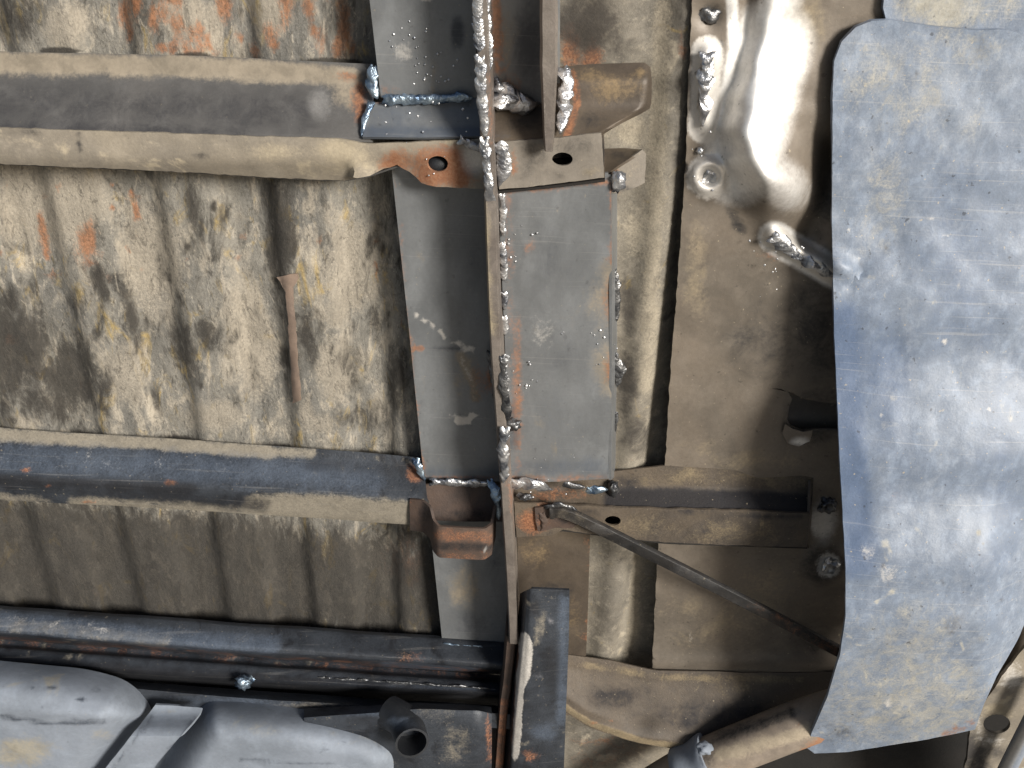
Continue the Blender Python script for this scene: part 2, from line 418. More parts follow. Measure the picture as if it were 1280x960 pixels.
M['bar'] = weathered('oily_bar', (50, 47, 44), (38, 37, 36), tan=(104, 96, 84), rust=(92, 66, 52), rough=.5, scale=16, n_tan=.15, grain=.7, bump=.4, speck=.3)
M['pipe'] = weathered('tan_pipe', (150, 136, 120), (124, 114, 103), tan=(178, 164, 142), rust=(158, 110, 74), rough=.5, scale=8, n_rust=.15, grain=.3, bump=.2, speck=.3)
M['rusty'] = weathered('rusty_steel', (82, 67, 58), (62, 54, 50), rust=(110, 72, 54), tan=(130, 116, 98), n_rust=.4, rough=.65, scale=16, grain=.4, bump=.35)
M['tape'] = weathered('brown_tape', (132, 114, 100), (112, 98, 88), rough=.7, scale=20, grain=.3, bump=.2)
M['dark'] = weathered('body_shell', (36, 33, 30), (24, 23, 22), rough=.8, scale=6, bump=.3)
M['arch'] = weathered('grimy_arch', (92, 82, 70), (68, 62, 56), tan=(132, 118, 94), soot_shade=(36, 36, 40), n_soot=.25, n_tan=.15, rough=.65, scale=9, grain=.5, bump=.45, speck=.5)
def weldmat(name, c1, c2, rough=.28, dark=.35):
    m = bpy.data.materials.new(name); m.use_nodes = True; nt = m.node_tree; N = nt.nodes; L = nt.links; b = N['Principled BSDF']
    g = N.new('ShaderNodeNewGeometry'); t = N.new('ShaderNodeTexNoise'); t.inputs['Scale'].default_value = 70; t.inputs['Detail'].default_value = 6; L.new(g.outputs['Position'], t.inputs['Vector'])
    r = N.new('ShaderNodeValToRGB'); e = r.color_ramp.elements; e[0].position = .36; e[1].position = .62
    e[0].color = s2l(c1); e[1].color = s2l(c2); k = e.new(.27); k.color = s2l((46, 42, 42)); L.new(t.outputs['Fac'], r.inputs[0]); L.new(r.outputs[0], b.inputs['Base Color'])
    b.inputs['Metallic'].default_value = .85; b.inputs['Roughness'].default_value = rough
    t2 = N.new('ShaderNodeTexNoise'); t2.inputs['Scale'].default_value = 260; t2.inputs['Detail'].default_value = 4; L.new(g.outputs['Position'], t2.inputs['Vector'])
    bp = N.new('ShaderNodeBump'); bp.inputs['Strength'].default_value = .5; bp.inputs['Distance'].default_value = .003; L.new(t2.outputs['Fac'], bp.inputs['Height']); L.new(bp.outputs[0], b.inputs['Normal'])
    return m
M['weld'] = weldmat('fresh_weld_metal', (118, 122, 130), (214, 214, 214), .34)
M['weld_blue'] = weldmat('heat_blued_weld', (84, 104, 128), (170, 186, 198), .32)
M['weld_dark'] = weldmat('dark_weld', (70, 72, 76), (128, 128, 128), .4)

# ------------------------------------------------------------------ setting
def ground():
    m = weathered('concrete_ground', (128, 124, 116), (108, 104, 98), rough=.85, scale=3, grain=.3, bump=.3)
    me = bpy.data.meshes.new('ground'); s = 300
    me.from_pydata([(-s, -s, 0), (s, -s, 0), (s, s, 0), (-s, s, 0)], [], [(0, 1, 2, 3)]); me.materials.append(m)
    o = bpy.data.objects.new('ground', me); C.objects.link(o); o['kind'] = 'structure'
ground()
def shell():
    # body block behind the sheet metal, coloured dark for shaded gaps, standing on the ground
    pts = []; a = (-1.15, 1.15); z0, z1 = 0.0, 2.05; y0, y1 = .075, .5
    pts = [Vector((x, y, z)) for z in (z0, z1) for y in (y0, y1) for x in a]
    fs = [(0, 1, 5, 4), (2, 6, 7, 3), (0, 4, 6, 2), (1, 3, 7, 5), (4, 5, 7, 6), (0, 2, 3, 1)]
    o = make_mesh('body_shell', pts, fs, M['dark'], None, (), 0); o['kind'] = 'structure'
shell()

# ------------------------------------------------------------------ floor pan with pressed flutes
uA = P(222, 545).x; per = P(343, 545).x - uA
def pan_w(px, py):
    p = P(px, py); f = ((p.x - uA) / per + .5) % 1.0 - .5
    d = abs(f)
    return -.017 * (1 - sstep(.15, .285, d)) + .004 * nz(p.x * 7, p.z * 7, 4) + .0012 * nz(p.x * 45, p.z * 45, 8)
def scatter(layer, box, n, smin, smax, amt, asp=1.6):
    out = []
    for _ in range(n):
        r_ = random.uniform(smin, smax)
        out.append((layer, random.uniform(amt * .7, amt), (random.uniform(box[0], box[2]), random.uniform(box[1], box[3]), r_, r_ * random.uniform(1, asp), random.uniform(-20, 20))))
    return out
pan_marks = scatter('rust', (150, -10, 460, 70), 46, 4, 16, .85, 2.5) + scatter('rust', (0, 230, 180, 350), 16, 4, 11, .6) + scatter('soot_shade', (0, 350, 200, 530), 22, 6, 16, .85, 4) + scatter('soot_shade', (200, 250, 520, 550), 34, 4, 11, .85, 5) + scatter('rust', (0, 220, 480, 330), 20, 2, 5, .8, 4) + scatter('tan', (380, 240, 500, 530), 16, 8, 26, .9) + [('soot_shade', 1.4, (x, y + 6, 34, 9)) for x, y in ((75, 59), (240, 65), (400, 72), (430, 73), (100, 540), (222, 546), (343, 556), (460, 564), (490, 567))] + [  # last ellipses paint shade into the gaps above the channel flanges
    ('soot_shade', 1.25, [(-100, 690), (100, 710), (250, 725), (330, 730)], 110), ('soot_shade', 1.0, [(330, 730), (520, 735)], 100),  # lower bay: brown grime plus its shade painted in
    ('soot_shade', .95, (20, 440, 75, 95)), ('soot_shade', .9, (90, 470, 60, 80)), ('soot_shade', .8, (5, 390, 40, 50)), ('soot_shade', .8, (60, 500, 70, 40)),
    ('soot_shade', .95, (352, 300, 30, 95, 4)), ('soot_shade', .85, (345, 250, 36, 50)), ('soot_shade', .8, (240, 262, 18, 70, -8)), ('soot_shade', .7, (228, 430, 34, 70, -14)), ('soot_shade', .8, (262, 420, 26, 40, -14)),
    ('soot_shade', .6, (100, 380, 25, 40)), ('soot_shade', .7, (165, 400, 16, 70, -14)), ('soot_shade', .75, (385, 420, 18, 60, -10)), ('soot_shade', .6, (440, 460, 30, 60)), ('soot_shade', .8, (495, 470, 26, 70)), ('soot_shade', .7, (470, 400, 20, 40)),
    ('soot_shade', .6, (460, 520, 60, 30)), ('soot_shade', .7, (20, 20, 50, 50)), ('soot_shade', .5, (410, 20, 40, 60)), ('soot_shade', .45, (300, 500, 26, 40)),
    ('tan', .9, (60, 250, 120, 90)), ('tan', .9, (190, 330, 60, 110, -10)), ('tan', .95, (310, 420, 46, 110, -8)), ('tan', 1.0, (440, 330, 50, 80)), ('tan', .9, (420, 460, 40, 60)), ('tan', .95, (85, 30, 45, 45)), ('tan', .9, (235, 20, 60, 40)), ('tan', .8, (340, 20, 40, 40)),
    ('tan', .8, (160, 470, 40, 60)), ('tan', .8, (270, 520, 60, 30)), ('tan', .7, (30, 530, 40, 20)), ('tan', .8, (400, 530, 40, 20)),
    ('rust', .6, (110, 300, 20, 40, 20)), ('rust', .75, (12, 425, 16, 8)), ('rust', .8, [(165, 240), (172, 275)], 6), ('rust', .7, [(50, 270), (60, 320)], 8), ('rust', .7, [(470, 330), (471, 352)], 6),
    ('rust', .5, (510, 700, 40, 50)), ('tan', .55, (480, 690, 60, 50)), ('tan', .5, (130, 690, 30, 40)), ('tan', .5, (370, 720, 40, 40)), ('tan', .45, (260, 720, 30, 40)),
] + [('soot_shade', .62, (x, 700, 70, 75)) for x in (-60, 20, 110, 200, 290, 340)] + [('soot_shade', .5, (430, 720, 60, 60)), ('soot_shade', .7, (465, 750, 40, 25))]  # more lower bay darkening, grime and painted shade together
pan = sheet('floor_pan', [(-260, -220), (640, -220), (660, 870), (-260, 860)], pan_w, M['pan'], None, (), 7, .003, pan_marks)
tag(pan, 'fluted tan floor pan caked with dried mud, rust spots and black grime and painted shade', 'floor pan')
# peeling strip of brown tape on the pan
tp = sheet('tape_strip', [(346, 346), (372, 342), (374, 348), (366, 360), (372, 440), (376, 500), (366, 505), (362, 440), (357, 365), (350, 352)],
           lambda x, y: max(pan_w(x, y), -.005) + .003, M['tape'], None, (), 5, .0012, (), 0, 1.5)
tag(tp, 'narrow torn brown strip stuck lengthways to the muddy fluted pan', 'strip')

# ------------------------------------------------------------------ right hand floor strip with one bead
uB = P(822, 300).x; uV = P(850, 300).x
def strip_w(px, py):
    u = P(px, py).x
    b = .014 * math.exp(-((u - uB) / .021) ** 2) - .016 * sstep(uB + .012, uV, u) + .008 * math.exp(-((u - uB + .075) / .03) ** 2)
    return b + .002 * nz(px * .02, py * .02, 6)
strip_marks = [('soot_shade', .95, (735, 30, 60, 55)), ('soot_shade', .6, (775, 60, 40, 25)), ('soot_shade', .8, (785, 380, 18, 60)), ('soot_shade', .85, (785, 480, 22, 60)), ('soot_shade', .7, (795, 545, 30, 40)), ('soot_shade', .8, (850, 560, 20, 50)), ('soot_shade', .55, [(851, 0), (846, 200), (842, 400), (828, 560)], 9),  # darker line along the groove, paler line along the bead
    ('rust', .8, (712, 60, 22, 40)), ('rust', .7, (740, 70, 20, 30)), ('rust', .7, (772, 225, 14, 26)), ('rust', .6, [(852, 40), (852, 70)], 8), ('tan', .8, [(828, 0), (822, 180), (815, 330), (808, 480)], 16), ('tan', .9, [(797, 690), (788, 820)], 10), ('tan', .7, (790, 165, 30, 30)), ('tan', .7, (795, 290, 24, 60)), ('soot_shade', .45, (760, 780, 24, 60))]
st = sheet('floor_edge_strip', [(618, -220), (905, -220), (895, 60), (850, 850), (650, 850)], strip_w, M['strip'], None, (), 7, .003, strip_marks)
tag(st, 'long tan pressed floor strip with rounded bead between rail and brown side sheet', 'floor strip')

# ------------------------------------------------------------------ brown side sheet with ground dent and spot welds
ridge = [(985, -60), (968, 30), (945, 110), (918, 170), (898, 225)]
crease = [(934, -20), (930, 40), (924, 85), (910, 130), (893, 168), (876, 196)]
hollow = [(1044, 190), (1030, 240), (1010, 290)]
def side_w(x, y):
    p = (x, y)
    w = .02 + .002 * nz(x * .01, y * .01, 1)
    xc = interp([(-220, 945), (-20, 936), (40, 931), (85, 922), (130, 908), (165, 900), (190, 906), (235, 925)], y); dx = x - xc
    h = .010 + .050 * sstep(40, 205, y)
    yb = 205 + .38 * max(0, min(120, dx))
    if y > yb: h *= math.exp(-((y - yb) / 48) ** 2)
    w += h * sstep(-14, 40, dx) * math.exp(-(max(0, dx - 8) / 84) ** 2)
    w -= .006 * math.exp(-(dx / 9) ** 2) * (1 - sstep(170, 215, y))
    w += .004 * math.exp(-((dx - 30 + .1 * y) / 9) ** 2) * sstep(-30, 40, y) * (1 - sstep(80, 150, y))
    d = path_d(p, hollow); w -= .026 * math.exp(-(d / 24) ** 2)
    d = path_d(p, [(884, 68), (881, 155)]); w += .008 * math.exp(-(d / 12) ** 2)
    d = math.hypot(x - 886, y - 221); w += .011 * math.exp(-((d - 16) / 8) ** 2)
    d = math.hypot(x - 888, y - 18); w -= .008 * math.exp(-(d / 17) ** 2)
    d = path_d(p, [(965, 292), (1045, 340)]); w += .012 * math.exp(-(d / 12) ** 2)
    d = math.hypot(x - 1034, y - 705); w += .006 * math.exp(-((d - 20) / 9) ** 2)
    w += .006 * math.exp(-(abs(y - 830) / 12) ** 2) if y < 842 else 0
    return w
side_marks = [('bare', 1.0, [(966, 50), (948, 115), (932, 175), (925, 205)], 62), ('bare', .7, [(985, -60), (970, 60)], 34), ('bare', .55, [(935, 200), (985, 235)], 40), ('bare', .9, [(915, 0), (918, 60), (906, 120), (890, 165)], 10), ('bare', .8, [(884, 66), (881, 158)], 26), ('chalk', 1.3, [(884, 62), (881, 162)], 24), ('bare', .8, (886, 221, 36, 34)), ('chalk', 1.3, (886, 221, 36, 36)), ('chalk', 1.2, [(968, 297), (1045, 342)], 20), ('chalk', .9, (1036, 706, 24, 24)), ('chalk', .7, (1025, 655, 26, 26)), ('bare', 1.3, [(968, 297), (1045, 342)], 24), ('bare', .8, (1036, 706, 18, 17)), ('bare', .7, (1000, 548, 16, 10)), ('bare', .6, (1030, 650, 24, 40)),
    ('soot_shade', .9, (1030, 705, 42, 36)), ('soot_shade', .75, (888, 18, 22, 20)), ('soot_shade', .8, [(900, 55), (870, 60)], 8), ('soot_shade', .7, (1030, 250, 30, 70)), ('soot_shade', .6, (1020, 410, 60, 110)), ('soot_shade', .65, (1020, 520, 60, 50)), ('soot_shade', .5, (960, 430, 90, 70)), ('soot_shade', .7, (920, 275, 12, 30, -30)), ('soot_shade', .5, (1010, 800, 50, 40)), ('soot_shade', .45, (890, 650, 60, 40)),  # large dark marks beside the flap paint in its shadow
    ('tan', .45, (900, 775, 100, 60)), ('tan', .4, (960, 740, 80, 70)), ('tan', .36, (870, 560, 50, 24)), ('chalk', .4, [(862, 775), (864, 800)], 5), ('tan', .5, (940, 575, 80, 20)), ('tan', .6, (1000, 30, 50, 60)), ('tan', .5, (870, 340, 26, 110)), ('rust', .6, (898, 232, 16, 12)), ('rust', .55, [(905, 130), (900, 150)], 8), ('rust', .5, (965, 318, 30, 10))]
tear = [(962, 485), (976, 486), (986, 491), (990, 499), (986, 511), (984, 524), (989, 533), (1002, 538), (1022, 536), (1055, 538), (1055, 506), (1030, 503), (1006, 499), (990, 491)]
side = sheet('side_sheet', [(880, -220), (868, -60), (865, 0), (860, 120), (857, 200), (851, 300), (843, 400), (836, 500), (831, 584), (822, 690), (815, 836), (930, 846), (1060, 850), (1330, 850), (1330, -220)],
             side_w, M['side'], None, (tear,), 4.5, .003, side_marks, 0, 1.2, 0, 88)
side.location = side.location
tag(side, 'tall brown grey side sheet with polished dent and burnt spot welds', 'sheet metal')
def side_weld(*a, **k): return None
PLOC[side.name] = side.location.copy()
def on_side(pts, up): return [(x, y, side_w(x, y) + up) for x, y in pts]
blob('spot_weld', 886, 18, side_w(886, 18), 13, 9, 7, M['weld_dark'], side, .5, 1)
bead('weld_bead', on_side([(884, 68), (882, 90), (883, 112), (880, 135), (881, 158)], .001), 7, M['weld'], side, 11, .5, .6)
blob('spot_weld', 886, 221, side_w(886, 221), 10, 13, 7, M['weld'], side, .5, 3, .5)
blob('spot_weld', 875, 188, side_w(875, 188) + .002, 4, 4, 4, M['weld'], side, .3, 4)
bead('weld_bead', on_side([(966, 296), (985, 308), (1005, 322), (1028, 338), (1052, 352)], .001), 7, M['weld'], side, 11, .5, .6)
blob('spot_weld', 1036, 708, side_w(1036, 708) + .002, 12, 13, 7, M['weld'], side, .6, 6, .6)
blob('spot_weld', 1034, 632, side_w(1034, 632) + .002, 12, 12, 8, M['weld_dark'], side, .5, 7, .6)
blob('spot_weld', 998, 549, side_w(998, 549) + .003, 13, 8, 6, M['weld_dark'], side, .5, 8)
sheet('inner_skin', [(940, 470), (1080, 480), (1080, 560), (940, 560)], lambda x, y: -.002 - .02 * sstep(530, 490, y), M['side'], side, (), 9, .003)  # added sloped backing that gives the tear a dark gradient
sheet('torn_lip', [(981, 530), (990, 536), (1004, 540), (1016, 538), (1012, 552), (998, 558), (985, 554), (978, 542)], lambda x, y: .026 + .006 * (x - 980) / 30, M['side'], side, (), 5, .002, [('bare', .7, (1000, 552, 18, 8))], 0, 1)

# ------------------------------------------------------------------ upper cross member
um = thing('cross_member', 'upper channel cross member with smooth dark grey wall and pale dusty face', 'cross member', P(300, 190, .01))
loft('channel', [[(-260, 52, .01), (0, 64, .01), (250, 70, .012), (468, 80, .012)], [(-260, 80, .014), (0, 91, .014), (300, 98, .016), (468, 108, .018)],
                 [(-260, 150, .058), (0, 159, .058), (380, 170, .06), (462, 174, .06)], [(-260, 156, .058), (0, 164, .058), (380, 175, .06), (466, 178, .06)]], M['chan'], um, 90, 6, .003,
     [('tan', .95, [(-200, 68), (0, 78), (250, 84), (440, 96)], 19), ('soot_shade', .5, [(-200, 125), (0, 130), (380, 142)], 36), ('soot_shade', .6, (10, 130, 18, 30)), ('tan', .6, (430, 120, 28, 30)), ('blue', .7, (470, 140, 20, 40)), ('rust', .8, (450, 125, 12, 40)), ('soot_shade', .6, [(0, 158), (300, 168)], 6), ('rust', .6, (440, 95, 30, 10)), ('bare', .4, (400, 130, 24, 34))], .002)
sheet('face_plate', [(-260, 148), (0, 160), (100, 163), (250, 168), (380, 172), (425, 174), (460, 180), (520, 178), (588, 174), (606, 172), (612, 236), (575, 235), (545, 234), (527, 229), (512, 215), (496, 207), (480, 211), (462, 220), (430, 226), (340, 222), (215, 214), (0, 205), (-260, 194)],
      lambda x, y: .0625 - (.02 * sstep(195, 232, y) if x < 440 else 0) - .012 * sstep(440, 490, x) * (1 - sstep(505, 545, x)) * sstep(185, 215, y), M['face'], um, (ellipse(547, 205, 13, 10),), 7, .003,
      [('rust', .85, (545, 208, 64, 38)), ('rust', .7, (500, 205, 34, 30)), ('blue', .5, (560, 190, 30, 14)), ('rust', .8, (570, 225, 40, 16)), ('tan', .9, (430, 195, 50, 30)), ('bare', .75, (595, 195, 26, 34)), ('soot_shade', .5, (547, 205, 22, 18)), ('soot_shade', .5, (250, 195, 22, 8)), ('blue', .6, (588, 210, 20, 20)), ('soot_shade', .7, [(96, 162), (103, 205)], 3), ('soot_shade', .4, (40, 165, 40, 8)), ('tan', .6, (350, 190, 60, 20))], .002, 1)
# underside of the channel, back to the pan
loft('lower_wall', [[(-260, 194, .058), (0, 204, .04), (215, 213, .04), (340, 221, .04), (430, 225, .04), (462, 219, .042), (500, 206, .05)], [(-260, 160, .0), (0, 172, .0), (215, 182, .0), (340, 190, .0), (430, 194, .0), (462, 190, .0), (500, 180, .01)]], M['chan'], um, 50, 3, .002)
loft('patch_plate', [[(464, 128, .034), (530, 126, .034), (602, 122, .034)], [(453, 171, .065), (530, 172, .065), (604, 170, .065)]], M['steel'], um, 20, 5, .004, [('blue', .75, [(455, 166), (600, 165)], 14), ('blue', .5, (500, 140, 60, 40)), ('rust', .5, (470, 128, 14, 8)), ('soot_shade', .5, (585, 130, 22, 30))])
loft('inner_wall', [[(610, 134, .032), (650, 132, .032), (700, 128, .032)], [(608, 180, .062), (650, 178, .062), (700, 176, .062)]], M['brown'], um, 14, 5, .004, [('soot_shade', .8, (665, 150, 40, 30)), ('rust', .7, (640, 136, 30, 6)), ('blue', .4, (625, 170, 20, 10))])
loft('end_cap', [[(690, 84, .014), (740, 80, .014), (806, 78, .014), (813, 84, .012)], [(690, 104, .03), (740, 102, .03), (810, 100, .03), (815, 102, .02)], [(690, 132, .034), (740, 132, .034), (806, 134, .034), (814, 136, .02)], [(690, 178, .061), (720, 174, .061), (745, 168, .061), (753, 166, .06)]], M['brown'], um, 24, 5, .003,
     [('tan', .5, (770, 112, 50, 30)), ('tan', .45, (735, 95, 46, 18)), ('rust', .8, [(716, 90), (722, 130), (708, 172)], 8), ('tan', .5, (800, 90, 14, 10)), ('soot_shade', .5, (740, 150, 36, 16)), ('soot_shade', .5, (805, 100, 8, 14))])
sheet('face_plate', [(622, 178), (650, 176), (700, 172), (752, 166), (755, 222), (700, 229), (660, 234), (624, 237)], .0635, M['face2'], um, (ellipse(703, 199, 13, 8.5),), 6, .003,
      [('soot_shade', .4, (690, 190, 70, 30)), ('tan', .5, (740, 215, 20, 14)), ('bare', .6, (630, 200, 12, 30)), ('rust', .6, (642, 205, 8, 28))] + [('soot_shade', .36, (x, y, 40, 30)) for x in (660, 690, 720) for y in (185, 210)], .0015, .8)
loft('lower_wall', [[(612, 240, .058), (700, 231, .058), (756, 224, .058)], [(612, 205, .0), (700, 197, .0), (756, 190, .0)]], M['dark'], um, 12, 3, .003)  # dark colour stands in for shade behind the face hole
loft('end_wall', [[(754, 168, .058), (756, 222, .058)], [(754, 140, .012), (756, 196, .012)]], M['brown'], um, 8, 4, .003, [('soot_shade', .7, (750, 190, 20, 30))])  # added to close the open end and keep light from the hole
hb = blob('bolt_head', 547, 206, .05, 13, 10, 9, M['black'], um, .05, 2)
bead('weld_bead', [(480, 124, .042), (530, 124, .042), (592, 122, .042)], 6, M['weld_blue'], um, 6)
bead('weld_bead', [(468, 84, .03), (466, 105, .034), (472, 124, .038)], 7, M['weld_blue'], um, 9, .3)
bead('weld_bead', [(462, 128, .04), (455, 150, .052), (452, 172, .062)], 5, M['weld_blue'], um, 9, .3)
bead('weld_bead', [(616, 104, .036), (632, 116, .038), (652, 130, .04), (676, 130, .036)], 9, M['weld'], um, 10, .45)
blob('weld_lump', 630, 126, .04, 16, 9, 8, M['weld'], um, .6, 12)
bead('weld_bead', [(704, 86, .034), (708, 106, .04), (705, 130, .046), (703, 150, .058), (701, 168, .066)], 8, M['weld'], um, 10, .4)
bead('weld_bead', [(622, 180, .067), (627, 196, .066), (628, 214, .066), (623, 233, .066)], 8, M['weld'], um, 8, .3, .3)
bead('weld_bead', [(576, 173, .068), (590, 180, .068), (606, 190, .068)], 6, M['weld'], um, 6, .3, .4)

# ------------------------------------------------------------------ folded gusset below the upper member's end
gs = thing('gusset', 'small folded brown gusset beside the upper cross member end', 'bracket', P(780, 210, .01))
loft('fold', [[(748, 186, .016), (780, 185, .016), (804, 187, .016)], [(750, 224, .05), (770, 209, .045), (802, 188, .03)]], M['brown'], gs, 10, 4, .003, [('soot_shade', .6, (770, 195, 30, 14))])
sheet('plate', [(803, 187), (808, 192), (806, 228), (790, 236), (770, 242), (752, 240), (752, 222), (772, 208)], lambda x, y: .046 - .014 * (x - 752) / 50, M['face2'], gs, (), 6, .003, [('rust', .8, (768, 218, 10, 20)), ('soot_shade', .6, (785, 240, 20, 12)), ('tan', .4, (790, 210, 18, 20))], 0, 1)
blob('spot_weld', 772, 226, .05, 8, 12, 6, M['weld'], gs, .5, 5)

# ------------------------------------------------------------------ rail: side plates, upright web and runs of weld
rl = thing('chassis_rail', 'long upright bare steel rail with bright weld runs and grey side plates', 'chassis rail', P(620, 480, .02))
def lip(x): return x
sheet('side_plate', [(444, -220), (462, 0), (476, 122), (598, 122), (592, 0), (584, -220)], .034, M['steel'], rl, (), 8, .004, [('chalk', .6, [(530, 0), (545, 4)], 5), ('chalk', .5, (505, 65, 22, 22)), ('soot_shade', .8, (572, 40, 14, 30)), ('rust', .7, [(480, 116), (590, 118)], 5), ('soot_shade', .35, (590, 70, 20, 70))], .001)
sheet('side_plate', [(484, 180), (490, 215), (512, 420), (530, 599), (632, 602), (622, 480), (606, 215), (604, 180)], lambda x, y: .028, M['steel'], rl, (), 7, .004,
      [('chalk', .8, [(520, 394), (540, 406), (556, 420)], 5), ('chalk', .7, [(568, 428), (590, 438)], 6), ('tan', .9, [(575, 445), (592, 480), (594, 497)], 9), ('chalk', .4, [(575, 445), (592, 480), (594, 497)], 8), ('chalk', 1.2, [(566, 522), (580, 530), (596, 516)], 5), ('chalk', 1.0, [(562, 522), (598, 522)], 3), ('rust', .5, [(494, 225), (528, 590)], 3), ('blue', .5, [(535, 590), (620, 592)], 12), ('soot_shade', .5, [(612, 240), (620, 420)], 10), ('rust', .85, (616, 470, 10, 26)), ('rust', .5, (600, 480, 22, 30)), ('rust', .9, [(516, 434), (530, 435)], 4), ('soot_shade', .7, [(520, 434), (576, 435)], 2.5), ('rust', .7, [(512, 430), (519, 436)], 4), ('rust', .5, [(540, 596), (620, 598)], 5), ('tan', .3, (580, 470, 40, 50)), ('soot_shade', .3, (590, 330, 30, 90))], .001)  # dark beside the web: weld dirt plus the web's painted shadow
sheet('side_plate', [(536, 640), (541, 690), (553, 803), (646, 806), (636, 640)], .026, M['steel'], rl, (), 8, .004, [('tan', .6, (580, 730, 36, 40)), ('soot_shade', .5, (590, 780, 50, 30)), ('soot_shade', .4, (620, 700, 20, 60))], .001)  # dark right edge includes the web's shadow, painted in
sheet('side_plate', [(600, -220), (610, 0), (614, 136), (700, 132), (700, -220)], .03, M['steel'], rl, (), 8, .004, [('rust', .8, [(620, 0), (622, 90)], 8), ('rust', .5, (640, 100, 20, 30)), ('soot_shade', .7, (662, 60, 30, 100)), ('tan', .4, (636, 50, 20, 60)), ('soot_shade', .4, (630, -40, 40, 50))], .001)  # dark patch left of the flange paints in its shadow
HEAT = [('rust', .7, [(636, 236), (700, 232), (760, 226)], 6), ('tan', .55, [(762, 340), (762, 400)], 26), ('tan', .55, [(762, 440), (762, 485)], 22), ('soot_shade', .35, (690, 330, 60, 60)), ('soot_shade', .4, (700, 450, 50, 30)), ('blue', .5, [(645, 585), (755, 582)], 16), ('rust', .6, [(646, 400), (648, 590)], 8), ('chalk', .35, (680, 420, 30, 60)), ('soot_shade', .5, [(636, 500), (640, 560)], 14)]
cpl = sheet('cover_plate', [(622, 226), (640, 226), (760, 216), (764, 230), (765, 400), (764, 598), (700, 602), (638, 603), (632, 450)], .05, M['steel'], rl, (), 8, .004,
      [('rust', .62, (760, 380, 12, 44)), ('rust', .55, (762, 460, 10, 28)), ('tan', .6, (750, 380, 30, 56)), ('tan', .5, (752, 460, 24, 36)), ('rust', .55, [(640, 600), (700, 600)], 12), ('rust', .5, [(700, 600), (762, 594)], 10), ('rust', .42, [(634, 240), (638, 420)], 9), ('rust', .42, [(640, 440), (645, 590)], 9), ('rust', .45, [(700, 250), (701, 330)], 2.5), ('soot_shade', .6, (757, 595, 14, 16)), ('rust', .6, (660, 310, 12, 20, 30)), ('tan', .45, (660, 590, 40, 20)), ('rust', .6, [(764, 230), (764, 330)], 4), ('blue', .25, (700, 530, 60, 60))] + HEAT, .0025)
loft('box_side', [[(764, 218, .05), (765, 400, .05), (764, 600, .05)], [(772, 214, .0), (772, 396, .0), (770, 594, .0)]], M['steel'], rl, 30, 3, .003)
# upright web: a plate on edge from top to bottom
def upright(name, pts, wtop, wbot, half, mat, parent, marks=(), n=60, taper=None):
    a = catmull([P(x, y, wtop) for x, y in pts], n); V = []; F = []
    for i, p in enumerate(a):
        h = half * (taper(i / n) if taper else 1) * (1 + .12 * nz(p.z * 25, 3.3)); dw = .0025 * nz(p.z * 14, 8.1)
        back = Vector((p.x, -wbot, p.z))
        for s, q, hh in ((-1, p, h * .7), (1, p, h * .7), (1, p + Vector((0, .003, 0)), h), (1, back, h), (-1, back, h), (-1, p + Vector((0, .003, 0)), h)):
            V.append(Vector((q.x + s * hh, q.y - (dw if q is not back else 0), q.z)))
    for i in range(n):
        for j in range(6): F.append((i * 6 + j, i * 6 + (j + 1) % 6, i * 6 + 6 + (j + 1) % 6, i * 6 + 6 + j))
    F += [tuple(range(6))[::-1], tuple(range(n * 6, n * 6 + 6))]
    return make_mesh(name, V, F, mat, parent, marks, 35)
upright('web', [(590, -220), (601, 0), (608, 170), (612, 235), (618, 400), (628, 560), (637, 700), (642, 804)], .100, .02, .0062, M['web'], rl,
        [('tan', .6, [(606, 250), (616, 420)], 10), ('rust', .6, [(640, 600), (640, 640)], 8), ('rust', .5, [(612, 100), (614, 180)], 5), ('soot_shade', .4, [(622, 470), (632, 640)], 7)])
bead('weld_bead', [(590, -160, 0.1), (597, 0, 0.1), (600, 66, 0.1)], 6, M['weld'], rl, 7, .16, .4)
bead('weld_bead', [(600, 72, 0.1), (602, 110, 0.1), (606, 172, 0.1)], 5.5, M['weld'], rl, 7, .2, .4)
bead('weld_bead', [(600, -160, 0.096), (608, 0, 0.096), (612, 92, 0.096)], 4, M['weld'], rl, 7, .3, .4)
bead('weld_bead', [(606, 176, 0.102), (608, 200, 0.102), (612, 240, 0.102), (613, 270, .08)], 5, M['weld'], rl, 9, .3, .5)
for ya, yb_ in ((242, 296), (304, 352), (366, 388), (396, 420)): bead('weld_bead', [(626 + ya * .012 - 1, ya, .053), (626 + (ya + yb_) * .006, (ya + yb_) / 2, .053), (626 + yb_ * .012, yb_, .053)], 4, M['weld'], rl, 5, .3)
bead('weld_bead', [(628, 446, 0.100), (630, 490, 0.101), (633, 534, .09)], 6, M['weld_dark'], rl, 9, .3)
blob('weld_lump', 640, 531, .07, 10, 7, 8, M['weld_dark'], rl, .6, 21)
bead('weld_bead', [(631, 536, 0.104), (630, 570, 0.104), (630, 604, 0.102)], 6, M['weld'], rl, 9, .25)
bead('weld_bead', [(613, 440, .04), (617, 470, .04), (624, 512, .04)], 5, M['weld_dark'], rl, 9, .4)
bead('weld_bead', [(768, 338, .02), (770, 370, .02), (770, 402, .02)], 5, M['weld_dark'], rl, 7, .35)
bead('weld_bead', [(769, 442, .018), (775, 466, .018), (771, 484, .018)], 6, M['weld_dark'], rl, 8, .4)
bead('weld_bead', [(768, 516, .016), (770, 540, .016)], 5, M['weld_dark'], rl, 8, .3)
blob('weld_lump', 766, 612, .03, 7, 14, 7, M['weld_dark'], rl, .5, 31)

